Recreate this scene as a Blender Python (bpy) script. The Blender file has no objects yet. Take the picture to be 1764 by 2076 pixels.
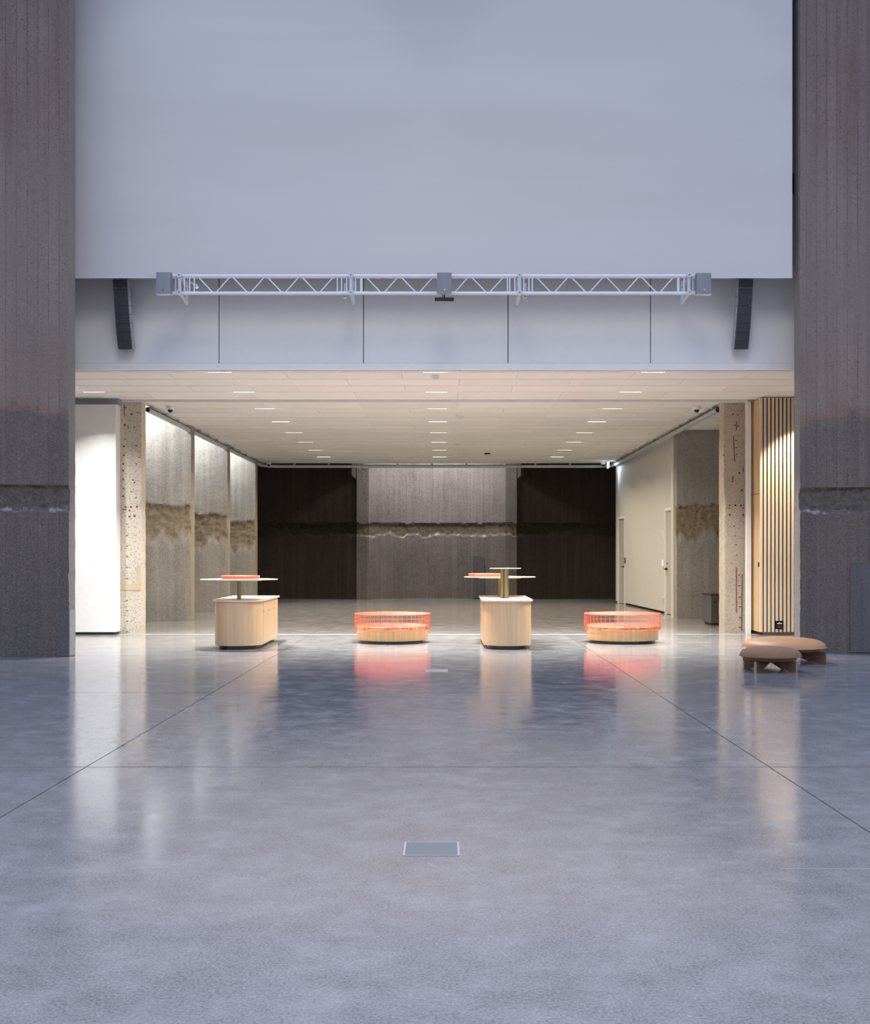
import bpy, bmesh, math, random
from math import sin, cos, pi, radians, sqrt, atan2
from mathutils import Vector, Matrix, noise
random.seed(7)
S = bpy.context.scene
COL = S.collection

# ------------------------------------------------------------------ camera
F, PX, PY, EYE = 2400.0, 902.0, 1126.0, 1.35      # focal length in px, principal point, eye height
cam_d = bpy.data.cameras.new('camera'); cam = bpy.data.objects.new('camera', cam_d)
COL.objects.link(cam); S.camera = cam
cam.location = (0, 0, EYE); cam.rotation_euler = (pi / 2, 0, 0)
cam_d.sensor_fit = 'HORIZONTAL'; cam_d.sensor_width = 36.0
cam_d.lens = 36.0 * F / 1764.0
cam_d.shift_x = -(PX - 882.0) / 1764.0
cam_d.shift_y = (PY - 1038.0) / 1764.0
cam_d.clip_end = 200

def X(px, Y): return (px - PX) * Y / F
def Z(py, Y): return EYE - (py - PY) * Y / F

# ------------------------------------------------------------------ world, exposure
S.view_settings.view_transform = 'Standard'; S.view_settings.look = 'None'
S.view_settings.exposure = 0.12; S.view_settings.gamma = 1.0
S.view_settings.use_curve_mapping = False
w = bpy.data.worlds.new('daylight'); S.world = w; w.use_nodes = True
wn = w.node_tree; wn.nodes.clear()
w_out = wn.nodes.new('ShaderNodeOutputWorld'); w_bg = wn.nodes.new('ShaderNodeBackground')
w_tc = wn.nodes.new('ShaderNodeTexCoord'); w_sx = wn.nodes.new('ShaderNodeSeparateXYZ')
w_rp = wn.nodes.new('ShaderNodeValToRGB')
wn.links.new(w_tc.outputs['Generated'], w_sx.inputs[0]); wn.links.new(w_sx.outputs['Z'], w_rp.inputs[0])
w_rp.color_ramp.elements[0].position = 0.0; w_rp.color_ramp.elements[0].color = (.68, .67, .69, 1)
w_rp.color_ramp.elements[1].position = 1.0; w_rp.color_ramp.elements[1].color = (.30, .66, 1.55, 1)
wn.links.new(w_rp.outputs[0], w_bg.inputs[0]); w_bg.inputs[1].default_value = 0.98
wn.links.new(w_bg.outputs[0], w_out.inputs[0])

WARM = (1.0, .86, .66); NEUT = (1.0, .965, .925); COOL = (.75, .87, 1.0)
def area(name, loc, target, sx, sy, power, color, spread=180, parent=None):
    d = bpy.data.lights.new(name, 'AREA'); d.shape = 'RECTANGLE'; d.size = sx; d.size_y = sy
    d.energy = power; d.color = color; d.spread = radians(spread)
    o = bpy.data.objects.new(name, d); COL.objects.link(o)
    o.location = loc
    o.rotation_euler = (Vector(target) - Vector(loc)).to_track_quat('-Z', 'X').to_euler()
    return o
def spot(name, loc, target, power, color, angle, blend=.5, radius=.05):
    d = bpy.data.lights.new(name, 'SPOT'); d.energy = power; d.color = color
    d.spot_size = radians(angle); d.spot_blend = blend; d.shadow_soft_size = radius
    o = bpy.data.objects.new(name, d); COL.objects.link(o); o.location = loc
    o.rotation_euler = (Vector(target) - Vector(loc)).to_track_quat('-Z', 'X').to_euler()
    return o
# grazing lamps in the light slot over the left cross walls, and over the middle of the back wall
for yf in (24.15, 28.25, 32.45):
    area('slot_light', (-6.0, yf - .75, 4.75), (-5.9, yf + .25, 2.2), 1.3, .15, 115, (.95, .96, 1.0))
area('slot_light', (-.25, 35.1, 5.4), (-.25, 36.9, 1.8), 4.2, .3, 340, (.97, .95, .97))
# wall-wash spots in the passage ceiling
spot('wash_spot', (-6.9, 16.7, 3.9), (-6.25, 20.15, .75), 560, (1, .97, .95), 66, 1.0, .08)
spot('wash_spot', (6.15, 18.9, 3.98), (6.0, 20.0, 2.4), 330, (1, .92, .78), 62, .45, .03)
# stage spots hung high over the hall, washing the screen
spot('screen_spot', (-2.7, 13.6, 12.6), (-2.7, 16.4, 6.4), 85, (.97, .97, 1.0), 56, .4, .12)
spot('screen_spot', (2.35, 13.6, 12.6), (2.35, 16.4, 6.4), 85, (.97, .97, 1.0), 56, .4, .12)

# broad fill light added high up to brighten and neutralise the front floor
area('hall_fill', (0, 2.0, 12.0), (0, 3.2, 0), 9, 4, 980, (1.0, .89, .78), 150)

# ------------------------------------------------------------------ material helpers
MATS = {}
def nd(nt, typ, ins=None, **props):
    n = nt.nodes.new(typ)
    for k, v in props.items(): setattr(n, k, v)
    for k, v in (ins or {}).items():
        s = n.inputs[k]
        if isinstance(v, bpy.types.NodeSocket): nt.links.new(v, s)
        else: s.default_value = v
    return n
def c4(c): return (c[0], c[1], c[2], 1.0)
def base(name):
    m = bpy.data.materials.new(name); m.use_nodes = True
    nt = m.node_tree; b = nt.nodes['Principled BSDF']; MATS[name] = m
    return m, nt, b
def plain(name, col, rough=.5, metal=0.0, spec=.5, emit=None, estr=0):
    m, nt, b = base(name)
    b.inputs['Roughness'].default_value = rough; b.inputs['Metallic'].default_value = metal
    b.inputs['Specular IOR Level'].default_value = spec
    tc = nd(nt, 'ShaderNodeTexCoord')
    nz = nd(nt, 'ShaderNodeTexNoise', {'Vector': tc.outputs['Object'], 'Scale': 9.0, 'Detail': 4.0})
    mx = nd(nt, 'ShaderNodeMix', {'Factor': nz.outputs['Fac'], 'A': c4([x * .94 for x in col]), 'B': c4([min(1, x * 1.05) for x in col])}, data_type='RGBA')
    mx.inputs[6].default_value = c4([x * .94 for x in col]); mx.inputs[7].default_value = c4([min(1, x * 1.05) for x in col])
    nt.links.new(mx.outputs[2], b.inputs['Base Color'])
    if emit:
        b.inputs['Emission Color'].default_value = c4(emit); b.inputs['Emission Strength'].default_value = estr
    return m
def mixc(nt, fac, a, b, blend='MIX'):
    n = nt.nodes.new('ShaderNodeMix'); n.data_type = 'RGBA'; n.blend_type = blend
    for i, v in ((0, fac), (6, a), (7, b)):
        if isinstance(v, bpy.types.NodeSocket): nt.links.new(v, n.inputs[i])
        elif i == 0: n.inputs[0].default_value = v
        else: n.inputs[i].default_value = c4(v)
    return n.outputs[2]
def ramp(nt, fac, stops):
    n = nt.nodes.new('ShaderNodeValToRGB'); nt.links.new(fac, n.inputs[0])
    e = n.color_ramp.elements
    while len(e) < len(stops): e.new(.5)
    for el, (p, c) in zip(e, stops):
        el.position = p; el.color = c4(c) if not isinstance(c, (int, float)) else (c, c, c, 1)
    return n.outputs[0]
def mathn(nt, op, a, b=0.0, clamp=False):
    n = nt.nodes.new('ShaderNodeMath'); n.operation = op; n.use_clamp = clamp
    for i, v in ((0, a), (1, b)):
        if isinstance(v, bpy.types.NodeSocket): nt.links.new(v, n.inputs[i])
        else: n.inputs[i].default_value = v
    return n.outputs[0]

def concrete(name, c1, c2, band=None, zramp=None, bump=.35, streak=.5, pits=.6, gscale=1.0, boards=0.0):
    """cast concrete: board streaks along z, cloudy patches, grain, blow holes; attribute 'band' marks broken faces"""
    m, nt, b = base(name)
    tc = nd(nt, 'ShaderNodeTexCoord'); co = tc.outputs['Object']
    cloud = nd(nt, 'ShaderNodeTexNoise', {'Vector': co, 'Scale': 1.3, 'Detail': 7.0, 'Roughness': .62}).outputs['Fac']
    mp = nd(nt, 'ShaderNodeMapping', {'Vector': co, 'Scale': (9, 9, .35)})
    stk = nd(nt, 'ShaderNodeTexNoise', {'Vector': mp.outputs[0], 'Scale': 1.0, 'Detail': 5.0, 'Roughness': .6}).outputs['Fac']
    grain = nd(nt, 'ShaderNodeTexNoise', {'Vector': co, 'Scale': 62.0 * gscale, 'Detail': 5.0, 'Roughness': .7}).outputs['Fac']
    vor = nd(nt, 'ShaderNodeTexVoronoi', {'Vector': co, 'Scale': 22.0 * gscale, 'Randomness': 1.0})
    pit = ramp(nt, vor.outputs['Distance'], [(0.06, 1.0), (0.16, 0.0)])
    pgate = ramp(nt, cloud, [(.42, 0.0), (.6, 1.0)])
    pit = mathn(nt, 'MULTIPLY', pit, pgate)
    f = mathn(nt, 'ADD', mathn(nt, 'MULTIPLY', cloud, 1 - streak), mathn(nt, 'MULTIPLY', stk, streak))
    f = ramp(nt, f, [(.36, 0.0), (.64, 1.0)])
    if zramp:
        sz = nd(nt, 'ShaderNodeSeparateXYZ', {0: co})
        zz = mathn(nt, 'ADD', sz.outputs['Z'], mathn(nt, 'MULTIPLY', mathn(nt, 'SUBTRACT', cloud, .5), .9))
        if zramp.get('tilt'): zz = mathn(nt, 'ADD', zz, mathn(nt, 'MULTIPLY', mathn(nt, 'ADD', sz.outputs['X'], zramp['x0']), zramp['tilt']))
        zz = mathn(nt, 'DIVIDE', zz, 10.0)
        ca = ramp(nt, zz, [(p, c) for p, c, d in zramp['stops']]); cb = ramp(nt, zz, [(p, d) for p, c, d in zramp['stops']])
        col = mixc(nt, f, ca, cb)
    else:
        col = mixc(nt, f, c1, c2)
    if boards:
        sb = nd(nt, 'ShaderNodeSeparateXYZ', {0: co})
        q = mathn(nt, 'DIVIDE', sb.outputs['X'], boards); fl = mathn(nt, 'FLOOR', q)
        wn_ = nd(nt, 'ShaderNodeTexWhiteNoise', {'W': fl}, noise_dimensions='1D')
        tint = mathn(nt, 'MULTIPLY', mathn(nt, 'MULTIPLY', wn_.outputs['Value'], ramp(nt, stk, [(.35, .2), (.6, 1.0)])), .55)
        tint = mathn(nt, 'MULTIPLY', tint, ramp(nt, mathn(nt, 'DIVIDE', sb.outputs['Z'], 10.0), [(.19, 1.0), (.24, .35)]))
        col = mixc(nt, tint, col, [x * .62 for x in c1])
        fr_ = mathn(nt, 'ABSOLUTE', mathn(nt, 'SUBTRACT', mathn(nt, 'FRACT', q), .5))
        ln = mathn(nt, 'MULTIPLY', ramp(nt, fr_, [(.455, 0.0), (.49, .75)]), ramp(nt, cloud, [(.38, 0.0), (.58, 1.0)]))
        col = mixc(nt, ln, col, [x * .55 for x in c1])
    mott = nd(nt, 'ShaderNodeTexNoise', {'Vector': co, 'Scale': 17.0 * gscale, 'Detail': 6.0, 'Roughness': .75}).outputs['Fac']
    col = mixc(nt, ramp(nt, mott, [(.30, .42), (.45, 0.0)]), col, [x * .6 for x in c1])
    col = mixc(nt, ramp(nt, grain, [(.42, .0), (.68, .5)]), col, [x * 1.55 for x in c2])
    col = mixc(nt, ramp(nt, grain, [(.28, .5), (.42, 0.0)]), col, [x * .45 for x in c1])
    if band:
        at = nd(nt, 'ShaderNodeAttribute', attribute_name='band')
        bf = ramp(nt, mathn(nt, 'ADD', at.outputs['Fac'], mathn(nt, 'MULTIPLY', mathn(nt, 'SUBTRACT', mott, .5), 1.5)), [(.35, 0.0), (.6, 1.0)])
        bcol = mixc(nt, ramp(nt, mott, [(.36, 0.0), (.6, 1.0)]), band[0], band[1])
        col = mixc(nt, bf, col, bcol)
        ae = nd(nt, 'ShaderNodeAttribute', attribute_name='chip')
        col = mixc(nt, ramp(nt, mathn(nt, 'ADD', ae.outputs['Fac'], mathn(nt, 'MULTIPLY', mathn(nt, 'SUBTRACT', mott, .5), 2.2)), [(.42, 0.0), (.85, .8)]), col, band[2])
    col = mixc(nt, mathn(nt, 'MULTIPLY', pit, pits), col, [x * .25 for x in c1])  # shade inside the blow holes darkened into the colour, besides the bump
    nt.links.new(col, b.inputs['Base Color'])
    b.inputs['Roughness'].default_value = .88; b.inputs['Specular IOR Level'].default_value = .25
    h = mathn(nt, 'SUBTRACT', mathn(nt, 'ADD', grain, mathn(nt, 'ADD', mathn(nt, 'MULTIPLY', stk, .5), mathn(nt, 'MULTIPLY', mott, 1.5))), mathn(nt, 'MULTIPLY', pit, 1.5))
    bp = nd(nt, 'ShaderNodeBump', {'Strength': bump, 'Distance': .02, 'Height': h})
    nt.links.new(bp.outputs[0], b.inputs['Normal'])
    return m

concrete('concrete_pillar', (.10, .092, .094), (.19, .172, .172),
         band=((.10, .085, .075), (.17, .15, .13), (.40, .38, .36)), bump=.8, streak=.6, boards=.135, pits=.8,
         zramp=dict(tilt=0, stops=[(.0, (0.088, 0.078, 0.071), (0.193, 0.157, 0.121)), (.20, (0.109, 0.088, 0.071), (0.212, 0.168, 0.124)),
                    (.318, (0.109, 0.088, 0.076), (0.199, 0.165, 0.129)), (.330, (0.224, 0.129, 0.091), (0.299, 0.196, 0.138)), (.345, (0.224, 0.174, 0.138), (0.321, 0.244, 0.191)),
                    (.62, (0.204, 0.163, 0.150), (0.292, 0.233, 0.217)), (.72, (0.169, 0.117, 0.094), (0.271, 0.204, 0.182)), (1.0, (0.177, 0.122, 0.099), (0.278, 0.209, 0.182))]))
concrete('concrete_stub', (.20, .185, .165), (.33, .315, .29), band=((.17, .135, .09), (.28, .23, .165), (.28, .235, .17)), bump=.5, streak=.55, pits=.6, gscale=.8)
concrete('concrete_back', (.105, .088, .080), (.20, .178, .168), band=((.10, .078, .055), (.19, .155, .11), (.48, .46, .43)), bump=.9, streak=.5, gscale=.7, boards=.2)
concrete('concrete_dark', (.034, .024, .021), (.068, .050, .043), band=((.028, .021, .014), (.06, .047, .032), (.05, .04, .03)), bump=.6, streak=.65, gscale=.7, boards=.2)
concrete('concrete_patch', (.078, .074, .074), (.115, .11, .108), bump=.2, streak=.6, pits=.15)
concrete('concrete_plain', (.22, .215, .21), (.30, .295, .29), bump=.2)

def cut_concrete(name, c1, c2, agg):
    m, nt, b = base(name)
    tc = nd(nt, 'ShaderNodeTexCoord'); co = tc.outputs['Object']
    cloud = nd(nt, 'ShaderNodeTexNoise', {'Vector': co, 'Scale': 1.6, 'Detail': 6.0}).outputs['Fac']
    wob = nd(nt, 'ShaderNodeTexNoise', {'Vector': co, 'Scale': 30.0, 'Detail': 2.0}).outputs['Color']
    v2 = nd(nt, 'ShaderNodeVectorMath', {0: co, 1: wob}, operation='MULTIPLY_ADD'); v2.inputs[1].default_value = (1, 1, 1)
    wv = nd(nt, 'ShaderNodeVectorMath', {0: wob}, operation='SCALE'); wv.inputs['Scale'].default_value = .025
    vec = nd(nt, 'ShaderNodeVectorMath', {0: co, 1: wv.outputs[0]}, operation='ADD').outputs[0]
    vor = nd(nt, 'ShaderNodeTexVoronoi', {'Vector': vec, 'Scale': 40.0})
    sp = nd(nt, 'ShaderNodeSeparateColor', {0: vor.outputs['Color']})
    gate = ramp(nt, sp.outputs[0], [(.38, 0.0), (.40, 1.0)])
    st = mathn(nt, 'MULTIPLY', ramp(nt, vor.outputs['Distance'], [(.30, 1.0), (.42, 0.0)]), gate)
    col = mixc(nt, cloud, c1, c2)
    col = mixc(nt, mathn(nt, 'MULTIPLY', st, .8), col, mixc(nt, sp.outputs[1], agg, [x * 2.2 for x in agg]))
    nt.links.new(col, b.inputs['Base Color']); b.inputs['Roughness'].default_value = .7
    g = nd(nt, 'ShaderNodeTexNoise', {'Vector': co, 'Scale': 70.0, 'Detail': 4.0}).outputs['Fac']
    bp = nd(nt, 'ShaderNodeBump', {'Strength': .25, 'Distance': .01, 'Height': g}); nt.links.new(bp.outputs[0], b.inputs['Normal'])
    return m
cut_concrete('cut_concrete_pale', (.44, .39, .31), (.54, .49, .41), (.12, .125, .14))
cut_concrete('cut_concrete_buff', (.36, .30, .22), (.46, .39, .30), (.11, .11, .12))
cut_concrete('cut_concrete_edge', (.17, .155, .145), (.235, .215, .20), (.09, .088, .088))
cut_concrete('cut_concrete_stub', (.26, .23, .19), (.36, .325, .28), (.12, .115, .11))

def floor_mat():
    m, nt, b = base('polished_concrete')
    tc = nd(nt, 'ShaderNodeTexCoord'); co = tc.outputs['Object']
    big = nd(nt, 'ShaderNodeTexNoise', {'Vector': co, 'Scale': .55, 'Detail': 6.0, 'Roughness': .6}).outputs['Fac']
    mid = nd(nt, 'ShaderNodeTexNoise', {'Vector': co, 'Scale': 3.4, 'Detail': 14.0, 'Roughness': .76}).outputs['Fac']
    fine = nd(nt, 'ShaderNodeTexNoise', {'Vector': co, 'Scale': 90.0, 'Detail': 3.0, 'Roughness': .7}).outputs['Fac']
    f = mathn(nt, 'ADD', mathn(nt, 'MULTIPLY', big, .25), mathn(nt, 'MULTIPLY', mid, .75))
    col = ramp(nt, f, [(.36, (.108, .107, .108)), (.5, (.165, .163, .164)), (.66, (.25, .247, .246))])
    col = mixc(nt, ramp(nt, fine, [(.35, .0), (.7, .5)]), col, (.42, .41, .40))
    vor = nd(nt, 'ShaderNodeTexVoronoi', {'Vector': co, 'Scale': 85.0})
    sp = nd(nt, 'ShaderNodeSeparateColor', {0: vor.outputs['Color']})
    st = mathn(nt, 'MULTIPLY', ramp(nt, vor.outputs['Distance'], [(.2, 1.0), (.32, .0)]), ramp(nt, sp.outputs[0], [(.86, 0.0), (.9, 1.0)]))
    col = mixc(nt, mathn(nt, 'MULTIPLY', st, .45), col, mixc(nt, ramp(nt, sp.outputs[1], [(.4, 0.0), (.6, 1.0)]), (.05, .048, .046), (.46, .43, .40)))
    # thin pale scratches and trowel marks
    mp = nd(nt, 'ShaderNodeMapping', {'Vector': co, 'Scale': (.9, 3.0, 1), 'Rotation': (0, 0, .35)})
    scr = nd(nt, 'ShaderNodeTexNoise', {'Vector': mp.outputs[0], 'Scale': 1.4, 'Detail': 1.0}).outputs['Fac']
    scr = ramp(nt, scr, [(.4985, 0.0), (.5, 1.0), (.5015, 0.0)])
    scr = mathn(nt, 'MULTIPLY', scr, ramp(nt, mid, [(.56, 0.0), (.68, .3)]))
    col = mixc(nt, scr, col, (.42, .42, .42))
    nt.links.new(col, b.inputs['Base Color'])
    nt.links.new(ramp(nt, mid, [(.35, .07), (.65, .20)]), b.inputs['Roughness'])
    b.inputs['Specular IOR Level'].default_value = .32; b.inputs['IOR'].default_value = 1.45
    hh = mathn(nt, 'ADD', mid, mathn(nt, 'MULTIPLY', fine, .15))
    bp = nd(nt, 'ShaderNodeBump', {'Strength': .012, 'Distance': .02, 'Height': hh}); nt.links.new(bp.outputs[0], b.inputs['Normal'])
    return m
floor_mat()

def wood(name, c1, c2, scale=1.0, rough=.35, axis='Z', coat=0.0):
    m, nt, b = base(name)
    tc = nd(nt, 'ShaderNodeTexCoord'); co = tc.outputs['Object']
    sc = {'Z': (22, 22, .7), 'X': (.9, 26, 26), 'Y': (26, .9, 26)}[axis]
    mp = nd(nt, 'ShaderNodeMapping', {'Vector': co, 'Scale': tuple(s * scale for s in sc)})
    g = nd(nt, 'ShaderNodeTexNoise', {'Vector': mp.outputs[0], 'Scale': 1.0, 'Detail': 6.0, 'Roughness': .6, 'Distortion': .3}).outputs['Fac']
    mp2 = nd(nt, 'ShaderNodeMapping', {'Vector': co, 'Scale': tuple(s * scale * 5 for s in sc)})
    g2 = nd(nt, 'ShaderNodeTexNoise', {'Vector': mp2.outputs[0], 'Scale': 1.0, 'Detail': 3.0}).outputs['Fac']
    f = ramp(nt, mathn(nt, 'ADD', mathn(nt, 'MULTIPLY', g, .7), mathn(nt, 'MULTIPLY', g2, .3)), [(.36, 0.0), (.66, 1.0)])
    nt.links.new(mixc(nt, f, c1, c2), b.inputs['Base Color']); b.inputs['Roughness'].default_value = rough
    b.inputs['Coat Weight'].default_value = coat; b.inputs['Coat Roughness'].default_value = .2
    return m
wood('ash_veneer', (.57, .365, .19), (.66, .45, .26), rough=.42, coat=.3)
wood('ash_top', (.62, .47, .34), (.74, .60, .46), axis='Y', rough=.4)
wood('oak_veneer', (.56, .32, .13), (.70, .44, .21), rough=.38, coat=.2)
wood('drum_top_wood', (.72, .42, .26), (.80, .52, .36), axis='Y', rough=.35)
wood('slat_wood', (.68, .53, .37), (.78, .64, .47), rough=.55)
wood('slat_wood_fine', (.54, .36, .19), (.64, .46, .27), rough=.55)
wood('smoked_oak', (.085, .036, .012), (.175, .082, .032), axis='X', rough=.45)
wood('ply_edge', (.20, .15, .11), (.34, .27, .20), axis='X', rough=.6)

plain('black_gloss', (.012, .012, .014), .16); plain('black_matt', (.012, .012, .013), .7)
plain('white_paint', (.80, .80, .79), .6); plain('wall_white', (.62, .60, .57), .65); plain('door_grey', (.50, .47, .43), .5)
plain('white_metal', (.70, .72, .75), .35); plain('alu', (.66, .69, .73), .32, .55); plain('grey_rail', (.50, .52, .54), .4, .3)
plain('grey_box', (.20, .215, .24), .55); plain('grey_light', (.52, .54, .58), .5); plain('grey_dark', (.055, .06, .07), .6)
plain('speaker_grille', (.038, .042, .052), .7); plain('speaker_side', (.30, .33, .38), .45)
plain('ledge_grey', (.25, .30, .35), .5); plain('trim_white', (.78, .765, .745), .4)
plain('orange', (.90, .16, .085), .32); plain('orange_wire', (.90, .10, .045), .4); plain('orange_plate', (.88, .26, .15), .38)
plain('olive_metal', (.30, .255, .12), .35, .6); plain('disc_cream', (.66, .64, .44), .4)
plain('rust', (.13, .045, .022), .9); plain('mortar', (.46, .38, .25), .85)
plain('steel', (.36, .35, .34), .32, .9); plain('bronze', (.16, .125, .11), .35, .6); plain('bronze_dark', (.07, .045, .035), .5, .3)
plain('chrome', (.7, .7, .7), .15, 1.0); plain('handle_dark', (.05, .05, .05), .35, .8)
plain('green_plate', (.02, .30, .10), .5); plain('yellow_tape', (.62, .45, .05), .6)
plain('lens_dark', (.01, .01, .012), .08); plain('joint_dark', (.03, .032, .036), .8); plain('joint_light', (.42, .40, .37), .6)
plain('joint_worn', (.30, .295, .285), .6); plain('floor_plate', (.19, .195, .185), .5); plain('filler_pale', (.40, .395, .385), .7)
plain('lens_glow', (.9, .88, .8), .4, emit=(1, .95, .86), estr=9)
plain('reader_glow', (.8, .85, .95), .4, emit=(.8, .9, 1.0), estr=1.6)
plain('sign_glow', (.9, .95, .95), .4, emit=(.72, .88, 1.0), estr=5); plain('sign_green', (.02, .45, .3), .4, emit=(.05, .9, .6), estr=1.2)
plain('print_white', (.85, .85, .85), .5); plain('print_dim', (.16, .14, .14), .6)

def screen_mat():
    m, nt, b = base('screen_fabric')
    tc = nd(nt, 'ShaderNodeTexCoord')
    mp = nd(nt, 'ShaderNodeMapping', {'Vector': tc.outputs['Object'], 'Scale': (.12, 1, .9)})
    n1 = nd(nt, 'ShaderNodeTexNoise', {'Vector': mp.outputs[0], 'Scale': 1.2, 'Detail': 5.0}).outputs['Fac']
    nt.links.new(mixc(nt, ramp(nt, n1, [(.35, 0.0), (.65, 1.0)]), (.525, .512, .50), (.57, .556, .545)), b.inputs['Base Color'])
    b.inputs['Roughness'].default_value = .8; b.inputs['Specular IOR Level'].default_value = .2
screen_mat()
def perforated():
    m, nt, b = base('perforated_sheet')
    tc = nd(nt, 'ShaderNodeTexCoord'); s = nd(nt, 'ShaderNodeSeparateXYZ', {0: tc.outputs['Object']})
    k = 2 * pi / .030
    a = mathn(nt, 'SINE', mathn(nt, 'MULTIPLY', s.outputs['X'], k)); c = mathn(nt, 'SINE', mathn(nt, 'MULTIPLY', s.outputs['Z'], k))
    dots = ramp(nt, mathn(nt, 'MULTIPLY', a, c), [(.25, 0.0), (.5, 1.0)])
    n1 = nd(nt, 'ShaderNodeTexNoise', {'Vector': tc.outputs['Object'], 'Scale': .8, 'Detail': 4.0}).outputs['Fac']
    col = mixc(nt, n1, (.78, .78, .78), (.84, .84, .84))
    nt.links.new(mixc(nt, mathn(nt, 'MULTIPLY', dots, .42), col, (.16, .165, .175)), b.inputs['Base Color'])
    b.inputs['Roughness'].default_value = .55
perforated()
def ceil_mat():
    m, nt, b = base('ceiling_panel')
    oi = nd(nt, 'ShaderNodeObjectInfo')
    nt.links.new(mixc(nt, oi.outputs['Random'], (.80, .77, .73), (.86, .835, .80)), b.inputs['Base Color'])
    b.inputs['Roughness'].default_value = .7
ceil_mat()
def leather():
    m, nt, b = base('tan_leather')
    tc = nd(nt, 'ShaderNodeTexCoord')
    n1 = nd(nt, 'ShaderNodeTexNoise', {'Vector': tc.outputs['Object'], 'Scale': 4.0, 'Detail': 5.0}).outputs['Fac']
    n2 = nd(nt, 'ShaderNodeTexNoise', {'Vector': tc.outputs['Object'], 'Scale': 120.0, 'Detail': 3.0}).outputs['Fac']
    nt.links.new(mixc(nt, n1, (.43, .205, .08), (.58, .31, .14)), b.inputs['Base Color']); b.inputs['Roughness'].default_value = .5
    bp = nd(nt, 'ShaderNodeBump', {'Strength': .15, 'Distance': .004, 'Height': n2}); nt.links.new(bp.outputs[0], b.inputs['Normal'])
    m, nt, b = base('brown_felt')
    tc = nd(nt, 'ShaderNodeTexCoord')
    n2 = nd(nt, 'ShaderNodeTexNoise', {'Vector': tc.outputs['Object'], 'Scale': 160.0, 'Detail': 4.0, 'Roughness': .8}).outputs['Fac']
    nt.links.new(mixc(nt, ramp(nt, n2, [(.35, 0.0), (.65, 1.0)]), (.165, .083, .034), (.31, .18, .088)), b.inputs['Base Color']); b.inputs['Roughness'].default_value = .95
    b.inputs['Sheen Weight'].default_value = .08
    bp = nd(nt, 'ShaderNodeBump', {'Strength': .4, 'Distance': .004, 'Height': n2}); nt.links.new(bp.outputs[0], b.inputs['Normal'])
leather()

# ------------------------------------------------------------------ mesh helpers
class MB:
    def __init__(s): s.v = []; s.f = []
    def box(s, x0, x1, y0, y1, z0, z1):
        i = len(s.v)
        s.v += [(x0, y0, z0), (x1, y0, z0), (x1, y1, z0), (x0, y1, z0), (x0, y0, z1), (x1, y0, z1), (x1, y1, z1), (x0, y1, z1)]
        s.f += [tuple(i + k for k in q) for q in ((0, 3, 2, 1), (4, 5, 6, 7), (0, 1, 5, 4), (1, 2, 6, 5), (2, 3, 7, 6), (3, 0, 4, 7))]
        return s
    def tube(s, p, q, r, n=12, r2=None):
        p, q = Vector(p), Vector(q); d = (q - p).normalized()
        a = d.orthogonal().normalized(); b = d.cross(a); i = len(s.v); r2 = r if r2 is None else r2
        for k in range(n):
            t = 2 * pi * k / n; s.v.append(tuple(p + (a * cos(t) + b * sin(t)) * r))
        for k in range(n):
            t = 2 * pi * k / n; s.v.append(tuple(q + (a * cos(t) + b * sin(t)) * r2))
        for k in range(n): s.f.append((i + k, i + (k + 1) % n, i + n + (k + 1) % n, i + n + k))
        s.f.append(tuple(i + k for k in range(n - 1, -1, -1))); s.f.append(tuple(i + n + k for k in range(n)))
        return s
    def lathe(s, prof, n=48, c=(0, 0, 0), sx=1.0, sy=1.0):
        i = len(s.v); m = len(prof)
        for k in range(n):
            t = 2 * pi * k / n
            for r, z in prof: s.v.append((c[0] + r * cos(t) * sx, c[1] + r * sin(t) * sy, c[2] + z))
        for k in range(n):
            for j in range(m - 1):
                a, b = i + k * m + j, i + ((k + 1) % n) * m + j
                s.f.append((a, b, b + 1, a + 1))
        for j, flip in ((0, True), (m - 1, False)):
            if prof[j][0] > 1e-6:
                ring = [i + k * m + j for k in range(n)]
                s.f.append(tuple(reversed(ring)) if flip else tuple(ring))
        return s
    def prism(s, pts, z0, z1):
        i = len(s.v); n = len(pts)
        s.v += [(x, y, z0) for x, y in pts] + [(x, y, z1) for x, y in pts]
        s.f.append(tuple(i + k for k in range(n - 1, -1, -1))); s.f.append(tuple(i + n + k for k in range(n)))
        for k in range(n): s.f.append((i + k, i + (k + 1) % n, i + n + (k + 1) % n, i + n + k))
        return s
    def torus(s, R, r, z=0.0, n=64, m=8, c=(0, 0)):
        i = len(s.v)
        for k in range(n):
            t = 2 * pi * k / n
            for j in range(m):
                u = 2 * pi * j / m; rr = R + r * cos(u); s.v.append((c[0] + rr * cos(t), c[1] + rr * sin(t), z + r * sin(u)))
        for k in range(n):
            for j in range(m):
                s.f.append((i + k * m + j, i + ((k + 1) % n) * m + j, i + ((k + 1) % n) * m + (j + 1) % m, i + k * m + (j + 1) % m))
        return s
    def mesh(s, name, smooth=False):
        me = bpy.data.meshes.new(name); me.from_pydata(s.v, [], s.f)
        bm = bmesh.new(); bm.from_mesh(me); bmesh.ops.recalc_face_normals(bm, faces=bm.faces); bm.to_mesh(me); bm.free()
        if smooth:
            me.polygons.foreach_set('use_smooth', [True] * len(me.polygons))
            me.set_sharp_from_angle(angle=radians(38))
        return me
    def build(s, name, mat, parent=None, smooth=False, bevel=0.0, loc=None):
        return link(name, s.mesh(name, smooth), mat, parent, bevel, loc)
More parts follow.
